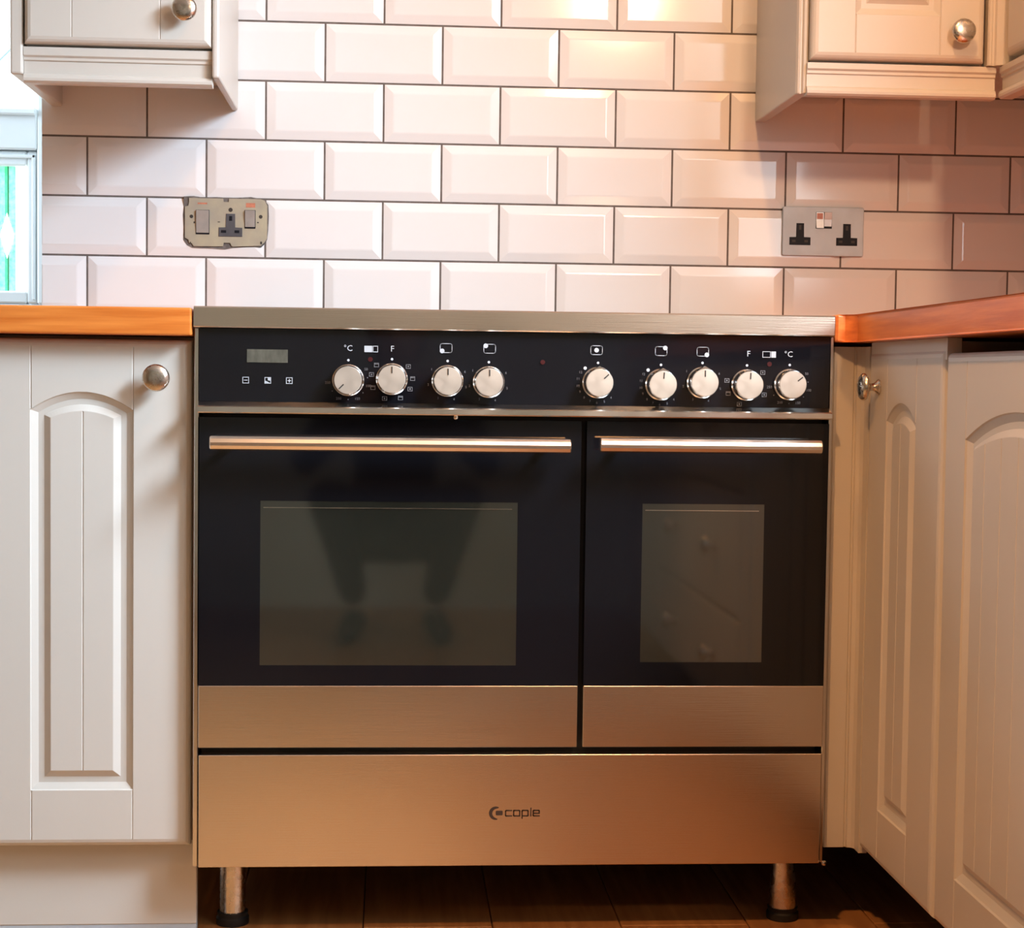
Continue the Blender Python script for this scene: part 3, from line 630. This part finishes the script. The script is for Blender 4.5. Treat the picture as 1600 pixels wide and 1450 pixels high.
# ------------------------------------------------------------------ ceiling light holders, two of them for added fill lamps
for (lx, ly) in ((1.00, -1.25), (0.25, -2.35), (1.40, -3.85)):
    CL = thing('ceiling_or_fill_light', 'warm ceiling spotlight ' + {1.0: 'above the right hand units', 0.25: 'added over the middle of the room to warm the right side', 1.4: 'added behind the camera as shadow fill'}[lx], 'light', (lx, ly, 2.27))
    MB().lathe([(0.05, 2.399), (0.05, 2.385), (0.022, 2.375), (0.020, 2.335)], 24, 'Z', (lx, ly, 0)).build('lamp_holder', 'shade', CL)

# ------------------------------------------------------------------ the photographer, crouching behind the camera (seen only mirrored in the oven glass)
def skin(pts, edges, rad, sub=2):
    me = bpy.data.meshes.new('figure'); me.from_pydata(pts, edges, []); me.update()
    o = bpy.data.objects.new('figure', me); C.objects.link(o)
    o.modifiers.new('s', 'SKIN'); me.attributes  # skin layer is made with the modifier
    if not me.skin_vertices: 
        bm = bmesh.new(); bm.from_mesh(me); bm.verts.layers.skin.verify(); bm.to_mesh(me); bm.free()
    for v, r in zip(me.skin_vertices[0].data, rad): v.radius = (r, r) if not isinstance(r, tuple) else r
    me.skin_vertices[0].data[0].use_root = True
    m = o.modifiers.new('d', 'SUBSURF'); m.levels = sub; m.render_levels = sub
    dg = bpy.context.evaluated_depsgraph_get(); ev = bpy.data.meshes.new_from_object(o.evaluated_get(dg))
    r = ([v.co[:] for v in ev.vertices], [tuple(p.vertices) for p in ev.polygons])
    bpy.data.objects.remove(o); bpy.data.meshes.remove(me); bpy.data.meshes.remove(ev); return r
PX, PY_ = 0.54, -3.40
PE = thing('person', 'person in dark clothes crouching behind the camera, mirrored in the left oven window', 'person', (PX, PY_, 0.0))
J = [(0.54, -3.66, 0.32), (0.54, -3.60, 0.46), (0.54, -3.50, 0.62), (0.54, -3.42, 0.72), (0.54, -3.36, 0.80),
     (0.36, -3.43, 0.71), (0.26, -3.29, 0.53), (0.41, -3.15, 0.70), (0.72, -3.43, 0.71), (0.82, -3.29, 0.53), (0.67, -3.15, 0.70),
     (0.44, -3.63, 0.31), (0.33, -3.27, 0.47), (0.385, -3.40, 0.27), (0.42, -3.48, 0.10), (0.64, -3.63, 0.31), (0.75, -3.27, 0.47), (0.695, -3.40, 0.27), (0.66, -3.48, 0.10)]
E_ = [(0, 1), (1, 2), (2, 3), (3, 4), (3, 5), (5, 6), (6, 7), (3, 8), (8, 9), (9, 10), (0, 11), (11, 12), (12, 13), (13, 14), (0, 15), (15, 16), (16, 17), (17, 18)]
RD = [0.135, 0.135, 0.14, 0.12, 0.055, 0.062, 0.046, 0.032, 0.062, 0.046, 0.032, 0.105, 0.068, 0.058, 0.042, 0.105, 0.068, 0.058, 0.042]
body = MB(); body.add(*skin(J, E_, RD), smooth=True); body = body.build('clothed_body', 'cloth', PE)
bm = bmesh.new(); bmesh.ops.create_uvsphere(bm, u_segments=28, v_segments=20, radius=1.0)
for v in bm.verts:       # facing +Y: flatter face, chin drawn forward and narrowed
    x, y, z = v.co; k = 1 - 0.28 * max(0, -z) ** 1.3
    v.co = Vector((0.54 + 0.074 * x * k, -3.285 + 0.094 * y * (1 - 0.12 * max(0, -z)) + 0.012 * max(0, -z), 0.925 + 0.118 * z))
hd = MB(); hd.addbm(bm, True)
hd.add(*skin([(0.54, -3.198, 0.940), (0.54, -3.183, 0.918), (0.54, -3.175, 0.902)], [(0, 1), (1, 2)], [0.008, 0.011, 0.015], 1), smooth=True)
for sx in (-1, 1): hd.add(*skin([(0.54 + sx * 0.072, -3.285, 0.945), (0.54 + sx * 0.080, -3.292, 0.925), (0.54 + sx * 0.074, -3.287, 0.900)], [(0, 1), (1, 2)], [0.013, 0.016, 0.009], 1), smooth=True)
hd = hd.build('head', 'skin', PE)
bm = bmesh.new(); bmesh.ops.create_uvsphere(bm, u_segments=24, v_segments=18, radius=1.0)
for v in bm.verts:
    x, y, z = v.co; cut = 0.62 if y > 0.35 else -1
    zz = max(z, 0.30) if y > 0.25 else max(z, -0.75)
    v.co = Vector((0.54 + 0.083 * x, -3.297 + 0.099 * y, 0.930 + 0.125 * zz))
hr = MB(); hr.addbm(bm, True); hr.build('hair', 'hair', hd)
for sx in (-1, 1):
    ey = MB(); ey.lathe([(0.0002, -0.010), (0.008, -0.006), (0.0105, 0), (0.008, 0.006), (0.0002, 0.010)], 14, 'Z', (0.54 + sx * 0.032, -3.204, 0.935)); ey.build('eye', 'line', hd)
    wx = 0.54 + sx * 0.13; hx = 0.54 + sx * 0.10
    hb = MB(); P0 = (wx, -3.15, 0.70); PM = (hx, -3.115, 0.765)
    hb.add(*skin([P0, (0.5 * (wx + hx), -3.135, 0.728), PM], [(0, 1), (1, 2)], [0.028, (0.026, 0.036), (0.018, 0.038)]), smooth=True)
    for q, ln in enumerate((0.062, 0.070, 0.066, 0.052)):
        a = (hx + sx * (0.026 - 0.018 * q), -3.105, 0.772 + 0.003 * q); b = (a[0] - sx * 0.006, a[1] + 0.024, a[2] + ln * 0.42); c = (a[0] - sx * 0.020, a[1] + 0.034, a[2] + ln * 0.62); d = (a[0] - sx * 0.034, a[1] + 0.028, a[2] + ln * 0.66)
        hb.add(*skin([(a[0], a[1] - 0.012, a[2] - 0.02), a, b, c, d], [(0, 1), (1, 2), (2, 3), (3, 4)], [0.010, 0.010, 0.009, 0.008, 0.007]), smooth=True)
    hb.add(*skin([(wx - sx * 0.010, -3.135, 0.725), (hx - sx * 0.030, -3.105, 0.745), (hx - sx * 0.050, -3.085, 0.768)], [(0, 1), (1, 2)], [0.013, 0.011, 0.009]), smooth=True)
    hb.build('hand', 'skin', PE)
    fx = 0.54 + sx * 0.12; ft = MB()
    ft.add(*skin([(fx, -3.50, 0.050), (fx + sx * 0.01, -3.40, 0.048), (fx + sx * 0.025, -3.27, 0.032)], [(0, 1), (1, 2)], [(0.044, 0.044), (0.042, 0.042), (0.036, 0.030)]), smooth=True)
    ft.build('shoe', 'rubber', PE)
